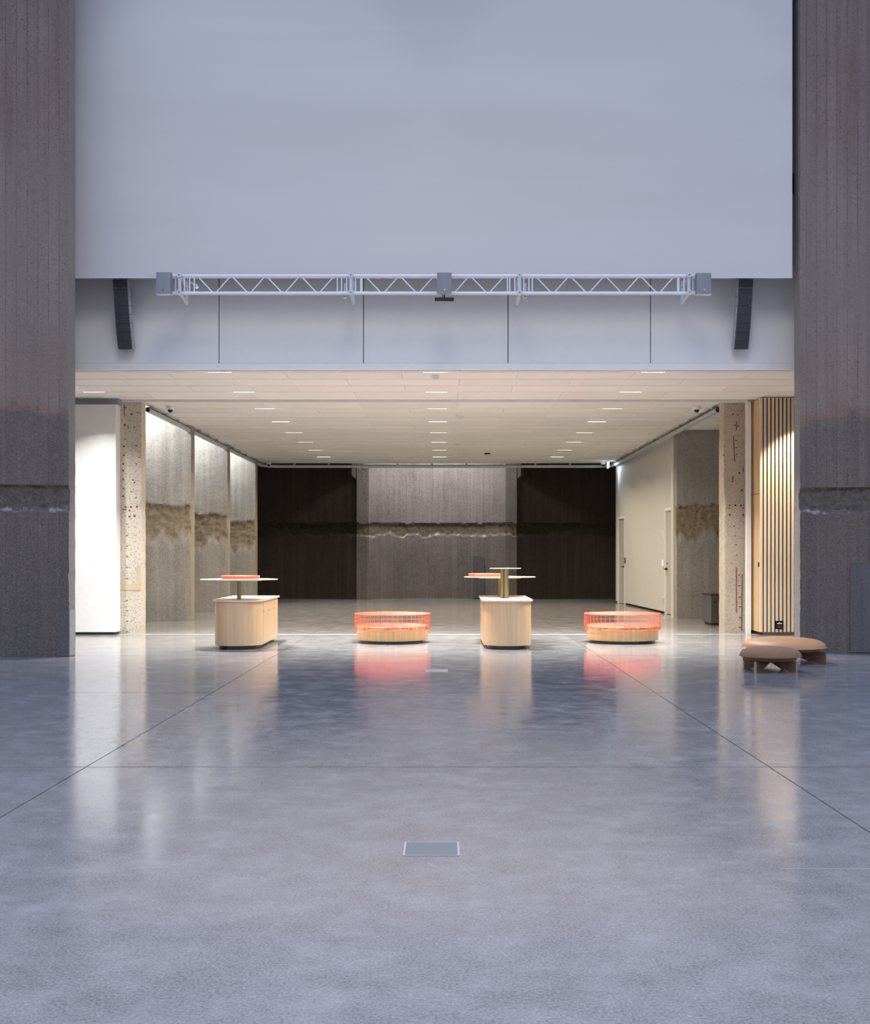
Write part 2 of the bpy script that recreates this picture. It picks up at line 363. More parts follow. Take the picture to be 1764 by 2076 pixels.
def link(name, me, mat, parent=None, bevel=0.0, loc=None):
    if mat and not me.materials: me.materials.append(MATS[mat])
    o = bpy.data.objects.new(name, me); COL.objects.link(o)
    if parent: o.parent = parent
    if loc: o.location = loc
    if bevel:
        b = o.modifiers.new('bevel', 'BEVEL'); b.width = bevel; b.segments = 2; b.limit_method = 'ANGLE'
    return o
def inst(o, loc=None, rotz=None, parent=None):
    c = o.copy(); COL.objects.link(c)
    if parent: c.parent = parent
    if loc: c.location = loc
    if rotz is not None: c.rotation_euler = (0, 0, rotz)
    return c
def tree(o, parent=None):
    c = o.copy(); COL.objects.link(c); c.parent = parent
    for ch in list(o.children): tree(ch, c)
    return c
def empty(name, loc=(0, 0, 0), rz=0):
    o = bpy.data.objects.new(name, None); COL.objects.link(o); o.location = loc; o.rotation_euler = (0, 0, rz)
    o.empty_display_size = .2
    return o
def tag(o, label, cat, group=None):
    o['label'] = label; o['category'] = cat
    if group: o['group'] = group
    return o
def struct(o, label=None):
    o['kind'] = 'structure'
    if label: o['label'] = label
    return o
def fr(x, y, z=0.0, o=4, H=1.0): return noise.fractal(Vector((x, y, z)), H, 2.1, o)

def rough_wall(name, front, back, us, zs, disp, mat, parent=None, edge_u=None, edge_mat=None):
    """grid wall: front(u, z, d) -> point, back(u, z) -> point; disp(u, z) -> (depth, band, chip)"""
    v, f, band, chip = [], [], [], []
    nu, nz = len(us), len(zs)
    for z in zs:
        for u in us:
            d, bnd, ch = disp(u, z); v.append(front(u, z, d)); band.append(bnd); chip.append(ch)
    for j in range(nz - 1):
        for i in range(nu - 1):
            a = j * nu + i; f.append((a, a + 1, a + nu + 1, a + nu))
    rim = [i for i in range(nu)] + [j * nu + nu - 1 for j in range(1, nz)] + [(nz - 1) * nu + i for i in range(nu - 2, -1, -1)] + [j * nu for j in range(nz - 2, 0, -1)]
    key = [(us[i % nu], zs[i // nu]) for i in rim]
    o0 = len(v)
    for u, z in key: v.append(back(u, z)); band.append(0); chip.append(0)
    n = len(rim)
    for k in range(n): f.append((rim[(k + 1) % n], rim[k], o0 + k, o0 + (k + 1) % n))
    f.append(tuple(o0 + k for k in range(n)))
    me = bpy.data.meshes.new(name); me.from_pydata(v, [], f)
    bm = bmesh.new(); bm.from_mesh(me); bmesh.ops.recalc_face_normals(bm, faces=bm.faces); bm.to_mesh(me); bm.free()
    for nm, dat in (('band', band), ('chip', chip)):
        at = me.attributes.new(nm, 'FLOAT', 'POINT'); at.data.foreach_set('value', dat)
    me.polygons.foreach_set('use_smooth', [True] * len(me.polygons)); me.set_sharp_from_angle(angle=radians(50))
    if edge_mat:
        me.materials.append(MATS[mat]); me.materials.append(MATS[edge_mat])
        first = (nu - 1) * (nz - 1)
        for k in range(n):
            if key[k][0] == edge_u and key[(k + 1) % n][0] == edge_u: me.polygons[first + k].material_index = 1
    return link(name, me, mat, parent)
def lin(a, b, step):
    n = max(1, int(round((b - a) / step))); return [a + (b - a) * k / n for k in range(n + 1)]
def make_disp(seed, zt=2.27, zb=1.96, depth=.055, boards=.13, board_amp=.006, wob=.05, chipw=.035, soft=.03, rag=.012, chipb=.35):
    def disp(u, z):
        s = seed
        top = zt + rag * fr(u * 4, s, 1.3, 6, .5) + .02 * max(0, fr(u * 1.2, s, 7.7))
        bot = zb + wob * fr(u * 2.6, s, 4.2, 5, .7)
        d = .005 * fr(u * 5, z * 5, s) + .004 * fr(u * 19, z * 19, s, 3)
        if z < bot or z > 3.3: d += board_amp * noise.noise(Vector((math.floor(u / boards) * 7.13, s, 0 if z < 3 else 5)))
        inside = min(1, max(0, (z - bot) / soft + .5)) * min(1, max(0, (top - z) / .015 + .5))
        d += inside * (-depth + .03 * fr(u * 9, z * 9, s + 3, 5, .6))
        e = math.exp(-((z - bot) / chipw) ** 2) * (chipb + 1.0 * fr(u * 6, z * 9, s + 9)) + .5 * math.exp(-((z - top) / .012) ** 2) * max(0, .6 + fr(u * 5, 2, s))
        d += .02 * e
        return d, inside, max(0.0, min(1.0, e * 1.4))
    return disp

# ------------------------------------------------------------------ the floor
CEIL = 4.03
floor = struct(MB().box(-9, 9, -1.5, 38, -.3, -.02).build('floor', 'black_matt'))
xs = [-9, -6.65, -2.29, 2.07, 6.43, 9]; ys = [-1.5, 3.2, 7.55, 11.65, 15.9, 20.25, 24.6, 28.9, 33.2, 38]
for a, b in zip(xs, xs[1:]):
    for c, d in zip(ys, ys[1:]):
        g = .004; g2 = .008; MB().box(a + g, b - g, c + g2, d - g2, -.05, 0).build('floor_slab', 'polished_concrete', floor)
MB().box(-5.6, 5.3, 20.21, 20.245, -.01, .003).build('threshold_strip', 'joint_light', floor)
MB().box(1.45, 2.35, 5.10, 5.106, -.001, .0006).build('filled_joint', 'joint_worn', floor)
MB().box(-1.4, -.7, 5.10, 5.104, -.001, .0006).build('filled_joint', 'joint_worn', floor)
MB().box(2.35, 3.2, 5.10, 5.105, -.001, .0006).build('filled_joint', 'joint_worn', floor)
for i, (px, py, wpx, hpx) in enumerate(((875, 1721.5, 113, 26), (885, 1359.8, 45, 4.6))):
    yc = EYE * F / (py - PY); xc = X(px, yc); hw = wpx * yc / F / 2; hd = .125 if i == 0 else .14
    fb = empty('floor_box', (xc, yc, 0))
    tag(fb, ['grey floor box lid in a pale frame, alone on the open floor', 'grey floor box lid near the orange wire table reflection'][i], 'floor box')
    MB().box(-hw + .012, hw - .012, -hd + .012, hd - .012, .0005, .003).build('lid', 'floor_plate', fb)
    for x0, x1, y0, y1 in ((-hw, hw, -hd, -hd + .008), (-hw, hw, hd - .008, hd), (-hw, -hw + .01, -hd + .008, hd - .008), (hw - .01, hw, -hd + .008, hd - .008)):
        MB().box(x0, x1, y0, y1, .0005, .0035).build('frame', 'filler_pale', fb)

# ------------------------------------------------------------------ front pillars (cut silo walls)
zs_p = lin(0, 3.6, .028) + lin(3.6, 9.6, .06)[1:] + [14.0]
def pillar(name, side, xin, y_in, y_out, seed):
    us = [0.0, .02, .04] + lin(.06, 1.6, .028) + [2.4, 4.05]
    dfn = make_disp(seed)
    def yf(u): return y_in + (y_out - y_in) * min(u, 1) ** 1.3
    def front(u, z, d):
        e = max(0, 1 - u / .05); chip = e * (.016 * fr(z * 6, seed, 2.2, 5, .6) + (.03 if 1.9 < z < 2.3 else 0) * abs(fr(z * 14, seed, 8)))
        return (xin + side * (u + abs(chip)), yf(u) - d + abs(chip) * .6, z)
    def back(u, z): return (xin + side * (u + .004 * fr(z * 5, seed + 4, 0)), y_in + .26 if u < 1.7 else yf(u) + .26, z)
    return struct(rough_wall(name, front, back, us, zs_p, dfn, 'concrete_pillar', edge_u=us[0], edge_mat='cut_concrete_edge'))
wl = pillar('wall_left', -1, -5.0, 15.75, 15.60, 3.0)
wr = pillar('wall_right', 1, 4.905, 16.36, 16.22, 11.0)
# smooth repair patches
MB().prism([(-5.145, 15.735), (-5.003, 15.735), (-5.003, 15.79), (-5.145, 15.79)], .012, .63).build('repair_patch', 'concrete_patch', wl)
def yw(x): return 16.36 - .14 * min(x - 4.905, 1) ** 1.3
cols = [(5.57, .02, 1.20), (5.60, .02, 1.235), (5.66, .02, 1.24), (5.74, .02, 1.225), (5.82, .02, 1.24), (5.905, .02, 1.23), (6.15, .02, 1.24)]
m = MB(); n = len(cols)
for dy in (-.016, .05): m.v += [(x, yw(x) + dy, a) for x, a, b in cols] + [(x, yw(x) + dy, b) for x, a, b in cols]
for k in range(n - 1): m.f += [(k, k + 1, n + k + 1, n + k), (2 * n + k, 3 * n + k, 3 * n + k + 1, 2 * n + k + 1), (n + k, n + k + 1, 3 * n + k + 1, 3 * n + k), (k, 2 * n + k, 2 * n + k + 1, k + 1)]
m.f += [(0, n, 3 * n, 2 * n), (n - 1, 3 * n - 1, 4 * n - 1, 2 * n - 1)]
m.build('repair_patch', 'concrete_patch', wr)
MB().box(-5.03, -4.994, 15.752, 16.0, .01, .62).build('repair_patch', 'concrete_plain', wl)

# ------------------------------------------------------------------ upper front wall, fascia, perforated panels, screen
fw = struct(MB().box(-8.9, 8.9, 17.2, 17.5, CEIL + .02, 14).build('wall_upper', 'grey_light'))
YM = 17.15
edges = [X(p, YM) for p in (130, 444, 737, 1030, 1319, 1640)]
zm0, zm1 = Z(736, YM), 5.55
for a, b in zip(edges, edges[1:]):
    MB().box(a + .006, b - .006, YM, YM + .03, zm0, zm1).build('perforated_panel', 'perforated_sheet', fw)
MB().box(-5.9, 5.6, YM + .03, YM + .05, zm0, zm1).build('panel_backing', 'black_matt', fw)
struct(MB().box(-5.9, 5.7, YM - .01, YM + .05, CEIL + .005, zm0 - .004).build('trim_1', 'trim_white'))
YS = 16.42
scr = tag(MB().box(X(120, YS), X(1606.5, YS), YS, YS + .03, Z(562, YS), 13.5).build('projection_screen', 'screen_fabric'),
          'huge plain grey projection screen above the perforated panels', 'screen')
MB().box(X(120, YS), X(1606.5, YS), YS - .006, YS + .036, Z(562, YS) - .012, Z(562, YS) + .012).build('hem_bar', 'grey_light', scr)

# ------------------------------------------------------------------ ceiling
ceil = struct(MB().box(-8.9, 8.9, 17.2, 20.6, CEIL + .02, CEIL + .3).box(-5.36, 8.9, 20.6, 34.55, CEIL + .02, CEIL + .3).build('ceiling', 'mortar'))
rows = [17.21, 17.30, 18.0, 18.7, 19.4, 20.38]
rows2 = [20.52, 21.6] + [21.6 + .7075 * k for k in range(1, 19)]; rows2[-1] = 34.5
PL = 1.72; cache = {}
def panels(rws, x0, x1):
    for r, (a, b) in enumerate(zip(rws, rws[1:])):
        off = (r % 4) * .86 + .18
        cuts = [x0] + [c for c in [off - 12 + PL * k for k in range(20)] if x0 + .25 < c < x1 - .25] + [x1]
        for c, d in zip(cuts, cuts[1:]):
            key = (round(d - c, 3), round(b - a, 3))
            if key not in cache:
                cache[key] = MB().box(-key[0] / 2 + .003, key[0] / 2 - .003, -key[1] / 2 + .007, key[1] / 2 - .007, 0, .018).mesh('ceiling_panel')
            o = link('ceiling_panel', cache[key], 'ceiling_panel', ceil); o.location = ((c + d) / 2, (a + b) / 2, CEIL + random.uniform(0, .002))
panels(rows, -6.9, 6.9); panels(rows2, -5.35, 6.9)
for rws, x0, x1 in ((rows[1:-1], -6.9, 6.9), (rows2[1:-1], -5.35, 6.9)):
    for y in rws: MB().box(x0, x1, y - .008, y + .008, CEIL - .004, CEIL + .015).build('joint_profile', 'trim_white', ceil)
# long ceiling profile over the threshold
struct(MB().box(-5.65, 5.22, 20.40, 20.50, CEIL - .035, CEIL + .02).build('trim_2', 'trim_white'))
struct(MB().box(5.20, 5.275, 20.40, 20.50, 0, CEIL - .035).build('trim_3', 'trim_white'))

# downlights recessed in the panel joints
def downlight(x, y, power, label, group):
    d = empty('downlight', (x, y, CEIL)); tag(d, label, 'downlight', group)
    MB().box(-.20, .20, -.018, .018, -.002, .012).build('housing', 'trim_white', d)
    m = MB()
    for k in range(10): m.box(-.172 + k * .036, -.154 + k * .036, -.007, .007, -.0045, -.0015)
    m.build('lens', 'lens_glow', d)['kind'] = 'stuff'
    a = area('downlight_beam', (x, y, CEIL - .012), (x, y, 0), .30, .004, power, NEUT if y < 21 else WARM, 105 if y < 21 else 140)
    return d
ROWY = [17.30, 19.4, 21.6, 23.72, 25.85, 27.97, 30.09, 32.2]
for r, y in enumerate(ROWY):
    for x in (-5.75, -3.29, -.14, 3.05):
        if x == -5.75 and r != 1: continue
        near = r < 2
        downlight(x, y, 22 if x < -5 else 125 if r == 0 else 165 if r == 1 else 58 if r < 4 else 46,
                  'short row of tiny bright lenses in the pale passage ceiling before the threshold' if near else 'short row of tiny bright lenses in the yellowish back room ceiling',
                  'passage ceiling downlights' if near else 'back room ceiling downlights')

# ------------------------------------------------------------------ outer shell of the back room (unseen, added to block daylight)
struct(MB().box(-9, -8.7, 15.6, 38.2, 0, 14).build('wall_outer_left', 'concrete_plain'))
struct(MB().box(8.7, 9, 16.3, 38.2, 0, 14).build('wall_outer_right', 'concrete_plain'))
struct(MB().box(-9, 9, 37.9, 38.2, 0, 7).build('wall_outer_back', 'concrete_plain'))
struct(MB().box(-9, 9, 17.2, 38.2, 6.6, 6.9).build('roof_slab', 'concrete_plain'))

# ------------------------------------------------------------------ white partition, cut pillars
wp = struct(MB().box(-8.6, X(235, 20.15), 20.15, 20.48, .045, 3.92).build('wall_partition', 'white_paint'))
MB().box(-8.6, X(235, 20.15) - .03, 20.19, 20.45, 0, .045).build('plinth', 'grey_dark', wp)
MB().box(-8.6, X(240, 20.2), 20.22, 20.46, 3.92, CEIL).build('ledge', 'ledge_grey', wp)
def cut_pillar(name, xa, xb, y0, y1, mat, side, seed):
    us = lin(xa, xb, .02); zs = lin(0, CEIL, .04)
    def disp(u, z): return .0015 * fr(u * 20, z * 20, seed), 0, 0
    edge = xb if side > 0 else xa
    def front(u, z, d):
        e = max(0, 1 - abs(u - edge) / .05)
        ch = e * (abs(.016 * fr(z * 4, seed, 1, 5, .6)) + (.03 * math.exp(-((z - 2.2) / .08) ** 2)) + (.012 if z < 2.1 else 0))
        return (u - side * ch, y0 - d + ch * .3, z)
    def back(u, z): return (u - (side * .012 * abs(fr(z * 3, seed, 6)) if u == edge else 0), y1, z)
    return struct(rough_wall(name, front, back, us, zs, disp, mat))
pl = cut_pillar('pillar_cut_left', X(242, 20.48), -5.23, 20.42, 20.70, 'cut_concrete_pale', 1, 5.0)
pr = cut_pillar('pillar_cut_right', 4.85, 5.30, 20.6, 20.95, 'cut_concrete_buff', -1, 8.0)
def rebar(par, yf, dots, bars):
    for px, py in dots:
        r = random.uniform(.012, .02)
        MB().tube((X(px, yf), yf - .004, Z(py, yf)), (X(px, yf), yf + .03, Z(py, yf)), r, 8).build('rebar_end', 'rust', par)
    for x0, y0, x1, y1 in bars:
        MB().tube((X(x0, yf), yf - .002, Z(y0, yf)), (X(x1, yf), yf - .002, Z(y1, yf)), .007, 6).build('rebar', 'rust', par)
def zl(x, y): return 240 + x / 4.157, 800 + y / 4.152
def zr(x, y): return 1450 + x / 4.153, 800 + y / 4.152
rebar(pl, 20.42, [zl(*p) for p in ((62, 945), (107, 946), (157, 944), (94, 977), (94, 1027), (136, 1022), (58, 375), (46, 435), (46, 510), (42, 583), (40, 639), (40, 712), (44, 790), (40, 855), (135, 740), (112, 165), (55, 256), (124, 718))],
      [(*zl(50, 80), *zl(51, 168)), (*zl(28, 966), *zl(68, 966)), (*zl(52, 108), *zl(68, 108)), (*zl(80, 262), *zl(83, 292))] +
      [(*zl(66, y), *zl(82, y)) for y in (1091, 1186, 1275, 1363, 1454, 1547, 1732, 1817, 1906, 1994)] +
      [(*zl(x, y), *zl(x + 14, y)) for x, y in ((155, 152), (128, 272), (144, 429), (168, 528), (145, 583), (105, 819), (140, 869))])
rebar(pr, 20.6, [zr(*p) for p in ((124, 932), (171, 931), (217, 933), (239, 933), (121, 957), (236, 956), (122, 1012), (235, 1013), (181, 502), (204, 660), (225, 805))],
      [(*zr(179, 226), *zr(180, 300)), (*zr(153, 350), *zr(165, 565)), (*zr(178, 1455), *zr(178, 1830)), (*zr(227, 1515), *zr(222, 1990)), (*zr(235, 612), *zr(235, 655)), (*zr(149, 690), *zr(147, 740))] +
      [(*zr(x, y), *zr(x + 17, y)) for x, y in ((141, 165), (180, 172), (160, 258), (186, 263), (168, 386), (168, 446), (65, 510), (152, 1107), (158, 1190), (167, 1264), (174, 1350), (193, 1518), (197, 1607), (200, 1702), (200, 1785), (200, 1876), (200, 1958))])
MB().box(X(247, 20.42), X(286, 20.42), 20.412, 20.44, Z(1196, 20.42), Z(1183, 20.42)).build('mortar_patch', 'mortar', pl)
MB().box(X(279, 20.42), X(286, 20.42), 20.412, 20.44, Z(1183, 20.42), Z(1146, 20.42)).build('mortar_patch', 'mortar', pl)

# ------------------------------------------------------------------ left cross walls
for i, yf in enumerate((24.4, 28.5, 32.7)):
    us = [-8.65, -7.4] + lin(-6.7, -5.23, .035); zs = lin(0, 4.4, .04) + [5.2, 6.6]
    dfn = make_disp(21 + i * 5, zt=2.36 - .04 * i, zb=1.72 - .08 * i, depth=.05, wob=.28, board_amp=.003, chipw=.02, soft=.25, rag=.045)
    def front(u, z, d, yf=yf, i=i):
        e = max(0, 1 - (-5.23 - u) / .07); ch = e * abs(.02 * fr(z * 5, 30 + i, 1, 5, .6)) + e * .04 * math.exp(-((z - 2.2) / .15) ** 2)
        return (u - ch, yf + .55 * (u + 5.23) - d, z)
    def back(u, z, yf=yf): return (u, yf + .34 + .55 * (u + 5.23), z)
    struct(rough_wall('wall_cross_%s' % 'abc'[i], front, back, us, zs, dfn, 'concrete_stub', edge_u=us[-1], edge_mat='cut_concrete_stub'))

# ------------------------------------------------------------------ back wall
YB = 36.25
zsb = lin(0, 4.3, .045) + [5.4, 6.6]
def back_part(name, xa, xb, y0, sag, mat, seed, step=.05, **kw):
    dfn = make_disp(seed, zt=2.33, zb=1.98, depth=.12, boards=.19, board_amp=.012, wob=.09, chipw=.045, rag=.03, chipb=.3, **kw)
    us = lin(xa, xb, step); xm, hw = (xa + xb) / 2, (xb - xa) / 2
    def yy(u): return y0 + sag * (1 - ((u - xm) / hw) ** 2)
    return struct(rough_wall(name, lambda u, z, d: (u, yy(u) - d, z), lambda u, z: (u, y0 + sag + .35, z), us, zsb, dfn, mat))
wb = back_part('wall_back', X(748, YB), X(1025, YB), YB + .12, .9, 'concrete_back', 41)
for j, (a, b) in enumerate(((723, 748), (1025, 1048))):
    back_part('pier_back_%s' % 'ab'[j], X(a, YB), X(b, YB), YB, 0, 'concrete_back', 50 + j, .04)
back_part('wall_back_dark_a', -7.2, X(723, YB), YB + .05, .5, 'concrete_dark', 61, .07)
back_part('wall_back_dark_b', X(1048, YB), 6.2, YB + .05, .5, 'concrete_dark', 66, .07)
# fins added at the ceiling edge to keep the slot light in the middle bay
for x in (X(719, YB), X(1052, YB)): struct(MB().box(x - .04, x + .04, 34.6, 36.35, 3.7, 6.6).build('light_baffle', 'concrete_dark'))
for px0, px1, py0, py1 in ((959, 982, 1128, 1213),):
    m = MB().box(X(px0, 37.0), X(px1, 37.0), 36.80, 37.15, .02, Z(py0, 37.0)); m.build('repair_patch', 'concrete_patch', wb)
MB().box(X(737, YB), X(748, YB), YB - .03, YB + .1, Z(950, YB), Z(937, YB)).build('repair_patch', 'concrete_plain', wb)

# ------------------------------------------------------------------ right white wall with two doors
xa, ya, xb_, yb = 5.12, 26.1, 4.90, 33.95
L = sqrt((xb_ - xa) ** 2 + (yb - ya) ** 2); ang = atan2(yb - ya, xb_ - xa)
wrt = struct(empty('wall_room_right', (xa, ya, 0), ang))          # local x runs along the wall, local -y... room side is +y
T = .12
def wpart(x0, x1, z0, z1, name='wall_panel', mat='wall_white', y0=-T, y1=0): return MB().box(x0, x1, y0, y1, z0, z1).build(name, mat, wrt)
d1, d2 = (.2, 1.16), (6.44, 7.42)    # leaf spans along the wall
DH = 2.37
wpart(0, d1[0] - .07, .05, CEIL); wpart(d1[0] - .07, d1[1] + .07, DH + .07, CEIL); wpart(d1[1] + .07, d2[0] - .07, .05, CEIL)
wpart(d2[0] - .07, d2[1] + .07, DH + .07, CEIL); wpart(d2[1] + .07, L, .05, CEIL)
wpart(d1[1] + .07, d2[0] - .07, 0, .05, 'skirting_gap', 'black_matt', -T, -.03)
wpart(0, d1[0] - .07, 0, .05, 'skirting_gap', 'black_matt', -T, -.03)
for k, (a, b) in enumerate((d1, d2)):
    dr = empty('door_%d' % (k + 1), (xa, ya, 0), ang); struct(dr, ['pale grey door nearer the concrete pillar', 'pale grey door in the far corner'][k])
    MB().box(a, b, -.06, -.02, .012, DH).build('door_leaf', 'door_grey', dr)
    for x0, x1, z0, z1 in ((a - .07, a, 0, DH + .07), (b, b + .07, 0, DH + .07), (a, b, DH, DH + .07)):
        MB().box(x0, x1, -T, .015, z0, z1).build('door_frame', 'white_paint', dr)
    hx = b - .07 if k == 0 else a + .07; s = -1 if k == 0 else 1
    MB().tube((hx, -.02, 1.04), (hx, .03, 1.04), .028, 12).tube((hx, .03, 1.04), (hx, .07, 1.04), .011, 8).tube((hx, .065, 1.04), (hx + s * -.02 + s * .15, .065, 1.04), .011, 8).build('door_handle', 'handle_dark', dr)
    MB().tube((hx, -.02, 1.17 if k == 0 else .93), (hx, -.005, 1.17 if k == 0 else .93), .022, 10).build('lock', 'handle_dark', dr)
R = Matrix.Translation((xa, ya, 0)) @ Matrix.Rotation(ang, 4, 'Z')
def wallpt(x, y, z): return tuple(R @ Vector((x, y, z)))
def wallthing(name, x, z, label, cat):
    e = empty(name, wallpt(x, 0, z), ang); tag(e, label, cat); return e
t = wallthing('card_reader', d1[1] + .22, 1.10, 'small lit card reader on the white wall beside the nearer door', 'card reader')
MB().box(-.04, .04, .001, .025, -.005, .16).build('body', 'white_metal', t, bevel=.006); MB().box(-.03, .03, .0255, .03, .01, .145).build('display', 'reader_glow', t)
t = wallthing('push_button', d2[0] - .13, 1.14, 'small green door release button beside the far door', 'button')
MB().box(-.055, .055, .001, .045, 0, .15).build('housing', 'green_plate', t, bevel=.006); MB().box(-.025, .025, .045, .052, .05, .1).build('button', 'white_metal', t)
t = wallthing('wall_socket', d1[1] + .2, .25, 'white wall socket low beside the nearer door', 'socket')
MB().box(-.045, .045, .001, .03, 0, .13).build('plate', 'white_metal', t, bevel=.006)
for zz in (.03, .08): MB().box(-.02, .02, .03, .034, zz, zz + .025).build('socket_hole', 'grey_dark', t)
t = wallthing('wall_sign', d1[1] + .2, 1.72, 'small blank white plate on the wall above the card reader', 'sign')
MB().box(-.06, .06, .001, .012, 0, .22).build('plate', 'white_paint', t); MB().box(-.066, .066, .0005, .008, -.006, .226).build('rim', 'grey_light', t)

# right cross wall behind the pillar
us = lin(4.97, 6.6, .04) + [8.65]; zs = lin(0, CEIL, .04)
dfn = make_disp(77, zt=2.42, zb=1.75, depth=.05, wob=.35, board_amp=.003, chipw=.02, soft=.3, rag=.05)
struct(rough_wall('wall_cross_right', lambda u, z, d: (u, 25.35 - .10 * (u - 4.97) - d, z), lambda u, z: (u, 25.7, z), us, zs, dfn, 'concrete_stub'))
struct(MB().box(4.965, 5.12, 25.72, 26.0, 0, CEIL).build('wall_corner', 'wall_white'))

# ------------------------------------------------------------------ slatted box on the right
YF = 20.0; XS = 5.325
sw = struct(MB().box(XS + .07, 6.9, YF + .07, 20.75, .05, CEIL - .02).build('wall_slatted', 'black_matt'), 'timber slat cladding beside the cut concrete pillar')
z0s, z1s = .055, Z(806, YF)
pitch = .0662; sl = MB().box(0, .044, 0, .022, z0s, z1s).mesh('slat')
pz0, pz1 = Z(1275, YF), Z(1259, YF)
for k in range(22):
    x = XS + .0 + k * pitch
    if k in (4, 5):
        MB().box(0, .044, 0, .022, z0s, pz0 - .004).build('slat', 'slat_wood', sw, loc=(x, YF, 0))
        MB().box(0, .044, 0, .022, pz1 + .004, z1s).build('slat', 'slat_wood', sw, loc=(x, YF, 0))
    else: link('slat', sl, 'slat_wood', sw, loc=(x, YF, 0))
zsp = 2.40
for k in range(11):
    y = YF + .028 + k * .0662
    for a, b in ((z0s, zsp - .006), (zsp + .006, z1s)):
        MB().box(XS, XS + .02, y, y + .046, a, b).build('slat', 'slat_wood_fine', sw)
MB().box(XS + .05, 6.9, YF + .05, YF + .068, 0, .05).build('kick_plate', 'steel', sw)
MB().box(XS + .04, XS + .049, YF + .06, 20.75, 0, .05).build('kick_plate', 'black_matt', sw)
MB().box(XS + .03, 6.9, YF + .03, 20.74, z1s, CEIL).build('head_strip', 'ledge_grey', sw)
t = tag(MB().box(XS - .012, XS - .0005, YF + .04, YF + .09, Z(1149, YF), Z(1140, YF)).build('lock_plate', 'black_matt'), 'small black lock plate on the side of the slatted cladding', 'lock')
MB().tube((XS - .016, YF + .065, Z(1144, YF)), (XS - .012, YF + .065, Z(1144, YF)), .012, 10).build('keyhole', 'grey_dark', t)
xp0, xp1 = X(1573, YF), X(1587.5, YF)
t = empty('outlet_box', ((xp0 + xp1) / 2, YF, pz0)); tag(t, 'black connection box with a white symbol set into the timber slats', 'outlet')
hw, hh = (xp1 - xp0) / 2, pz1 - pz0
MB().box(-hw, hw, -.012, .018, 0, hh).build('body', 'black_gloss', t, bevel=.003)
MB().box(-hw * .7, hw * .7, -.015, -.0122, hh * .66, hh * .74).build('mark', 'print_white', t)
m = MB(); i = 0; m.v = [(-.02, -.015, hh * .74), (.012, -.015, hh * .74), (-.004, -.015, hh * .84), (-.02, -.0122, hh * .74), (.012, -.0122, hh * .74), (-.004, -.0122, hh * .84)]
m.f = [(0, 1, 2), (5, 4, 3), (0, 3, 4, 1), (1, 4, 5, 2), (2, 5, 3, 0)]; m.build('mark', 'print_white', t)
for k in range(4): MB().box(-hw * .6 + k * hw * .35, -hw * .45 + k * hw * .35, -.0135, -.0122, hh * .42, hh * .54).build('port', 'print_dim', t)
MB().box(-hw * .65, hw * .65, -.0135, -.0122, hh * .2, hh * .28).build('mark', 'print_dim', t)

# ------------------------------------------------------------------ waste bin
wbn = empty('waste_bin', (5.10, 22.75, 0)); tag(wbn, 'low stainless steel bin with a brown door, half hidden by the cut pillar', 'bin')
MB().box(.03, .66, .03, .62, 0, .05).build('base', 'bronze_dark', wbn)
MB().box(0, .70, 0, .66, .05, .585).build('body', 'steel', wbn, bevel=.006)
MB().box(.02, .68, -.014, -.001, .06, .575).build('door', 'bronze', wbn)
MB().tube((.075, -.014, .46), (.075, -.04, .46), .012, 12, .018).build('knob', 'chrome', wbn, True)
MB().box(-.012, .712, -.02, .67, .586, .612).build('top', 'bronze_dark', wbn)

# ------------------------------------------------------------------ display counters
def stadium(hw, y0, y1, r_back=.05, n=24):
    pts = []
    for k in range(n + 1):
        t = pi + pi * k / n; pts.append((hw * cos(t), y0 + hw + hw * sin(t)))
    for cx, a0 in ((hw - r_back, 0), (-hw + r_back, pi / 2)):
        for k in range(5):
            t = a0 + pi / 2 * k / 4; pts.append((cx + r_back * cos(t), y1 - r_back + r_back * sin(t)))
    return pts
LEN = 1.95; HW = .35; TOPZ = .71
def counter(loc, label):
    c = empty('display_counter', loc); tag(c, label, 'counter')
    MB().prism(stadium(HW - .055, .055, LEN - .08), 0, .055).build('plinth', 'black_gloss', c, True)
    MB().prism(stadium(HW - .004, .004, LEN - .004), .055, TOPZ - .028).build('body', 'ash_veneer', c, True)
    for s in (-1, 1):
        for k in range(3):
            y0 = HW + .02 + k * .50; x = s * (HW - .004)
            dd = MB().box(min(x, x + s * .004), max(x, x + s * .004), y0 + .002, y0 + .498, .057, TOPZ - .034).build('cabinet_door', 'ash_veneer', c)
            MB().tube((x + s * .004, y0 + .06, .53), (x + s * .007, y0 + .06, .53), .012, 10).build('finger_hole', 'bronze_dark', dd)
    MB().prism(stadium(HW + .022, -.022, LEN + .02), TOPZ - .027, TOPZ).build('worktop', 'ash_top', c, True, .004)
    return c
C1, C2 = (-3.0, 16.9), (.91, 16.9)
c1 = counter((*C1, 0), 'pale wood display counter with one post and a cream disc')
c2 = counter((*C2, 0), 'pale wood display counter with three posts and two cream discs')
def post(c, x, y, z1, r, two=False):
    for dx, dy in ((-.028, .05), (.026, 0)) if two else ((0, 0),):
        MB().tube((x + dx, y + dy, TOPZ), (x + dx, y + dy, z1), r, 16).build('post', 'olive_metal', c, True)
        MB().lathe([(r + .006, 0), (r + .006, .004), (r, .006)], 20, (x + dx, y + dy, TOPZ)).build('post_foot', 'olive_metal', c, True)
def disc(c, x, y, z, r, rb):
    MB().lathe([(0, 0), (r - .004, 0), (r, .003), (r, .008), (r - .003, .011), (0, .011)], 72, (x, y, z)).build('disc', 'disc_cream', c, True)
    if rb: MB().lathe([(0, -.014), (rb, -.014), (rb, 0), (0, 0)], 48, (x, y, z - .0005)).build('support_plate', 'disc_cream', c, True)
ZD = .995
post(c1, 0, .36, ZD - .014, .030); disc(c1, 0, .36, ZD, .56, .33)
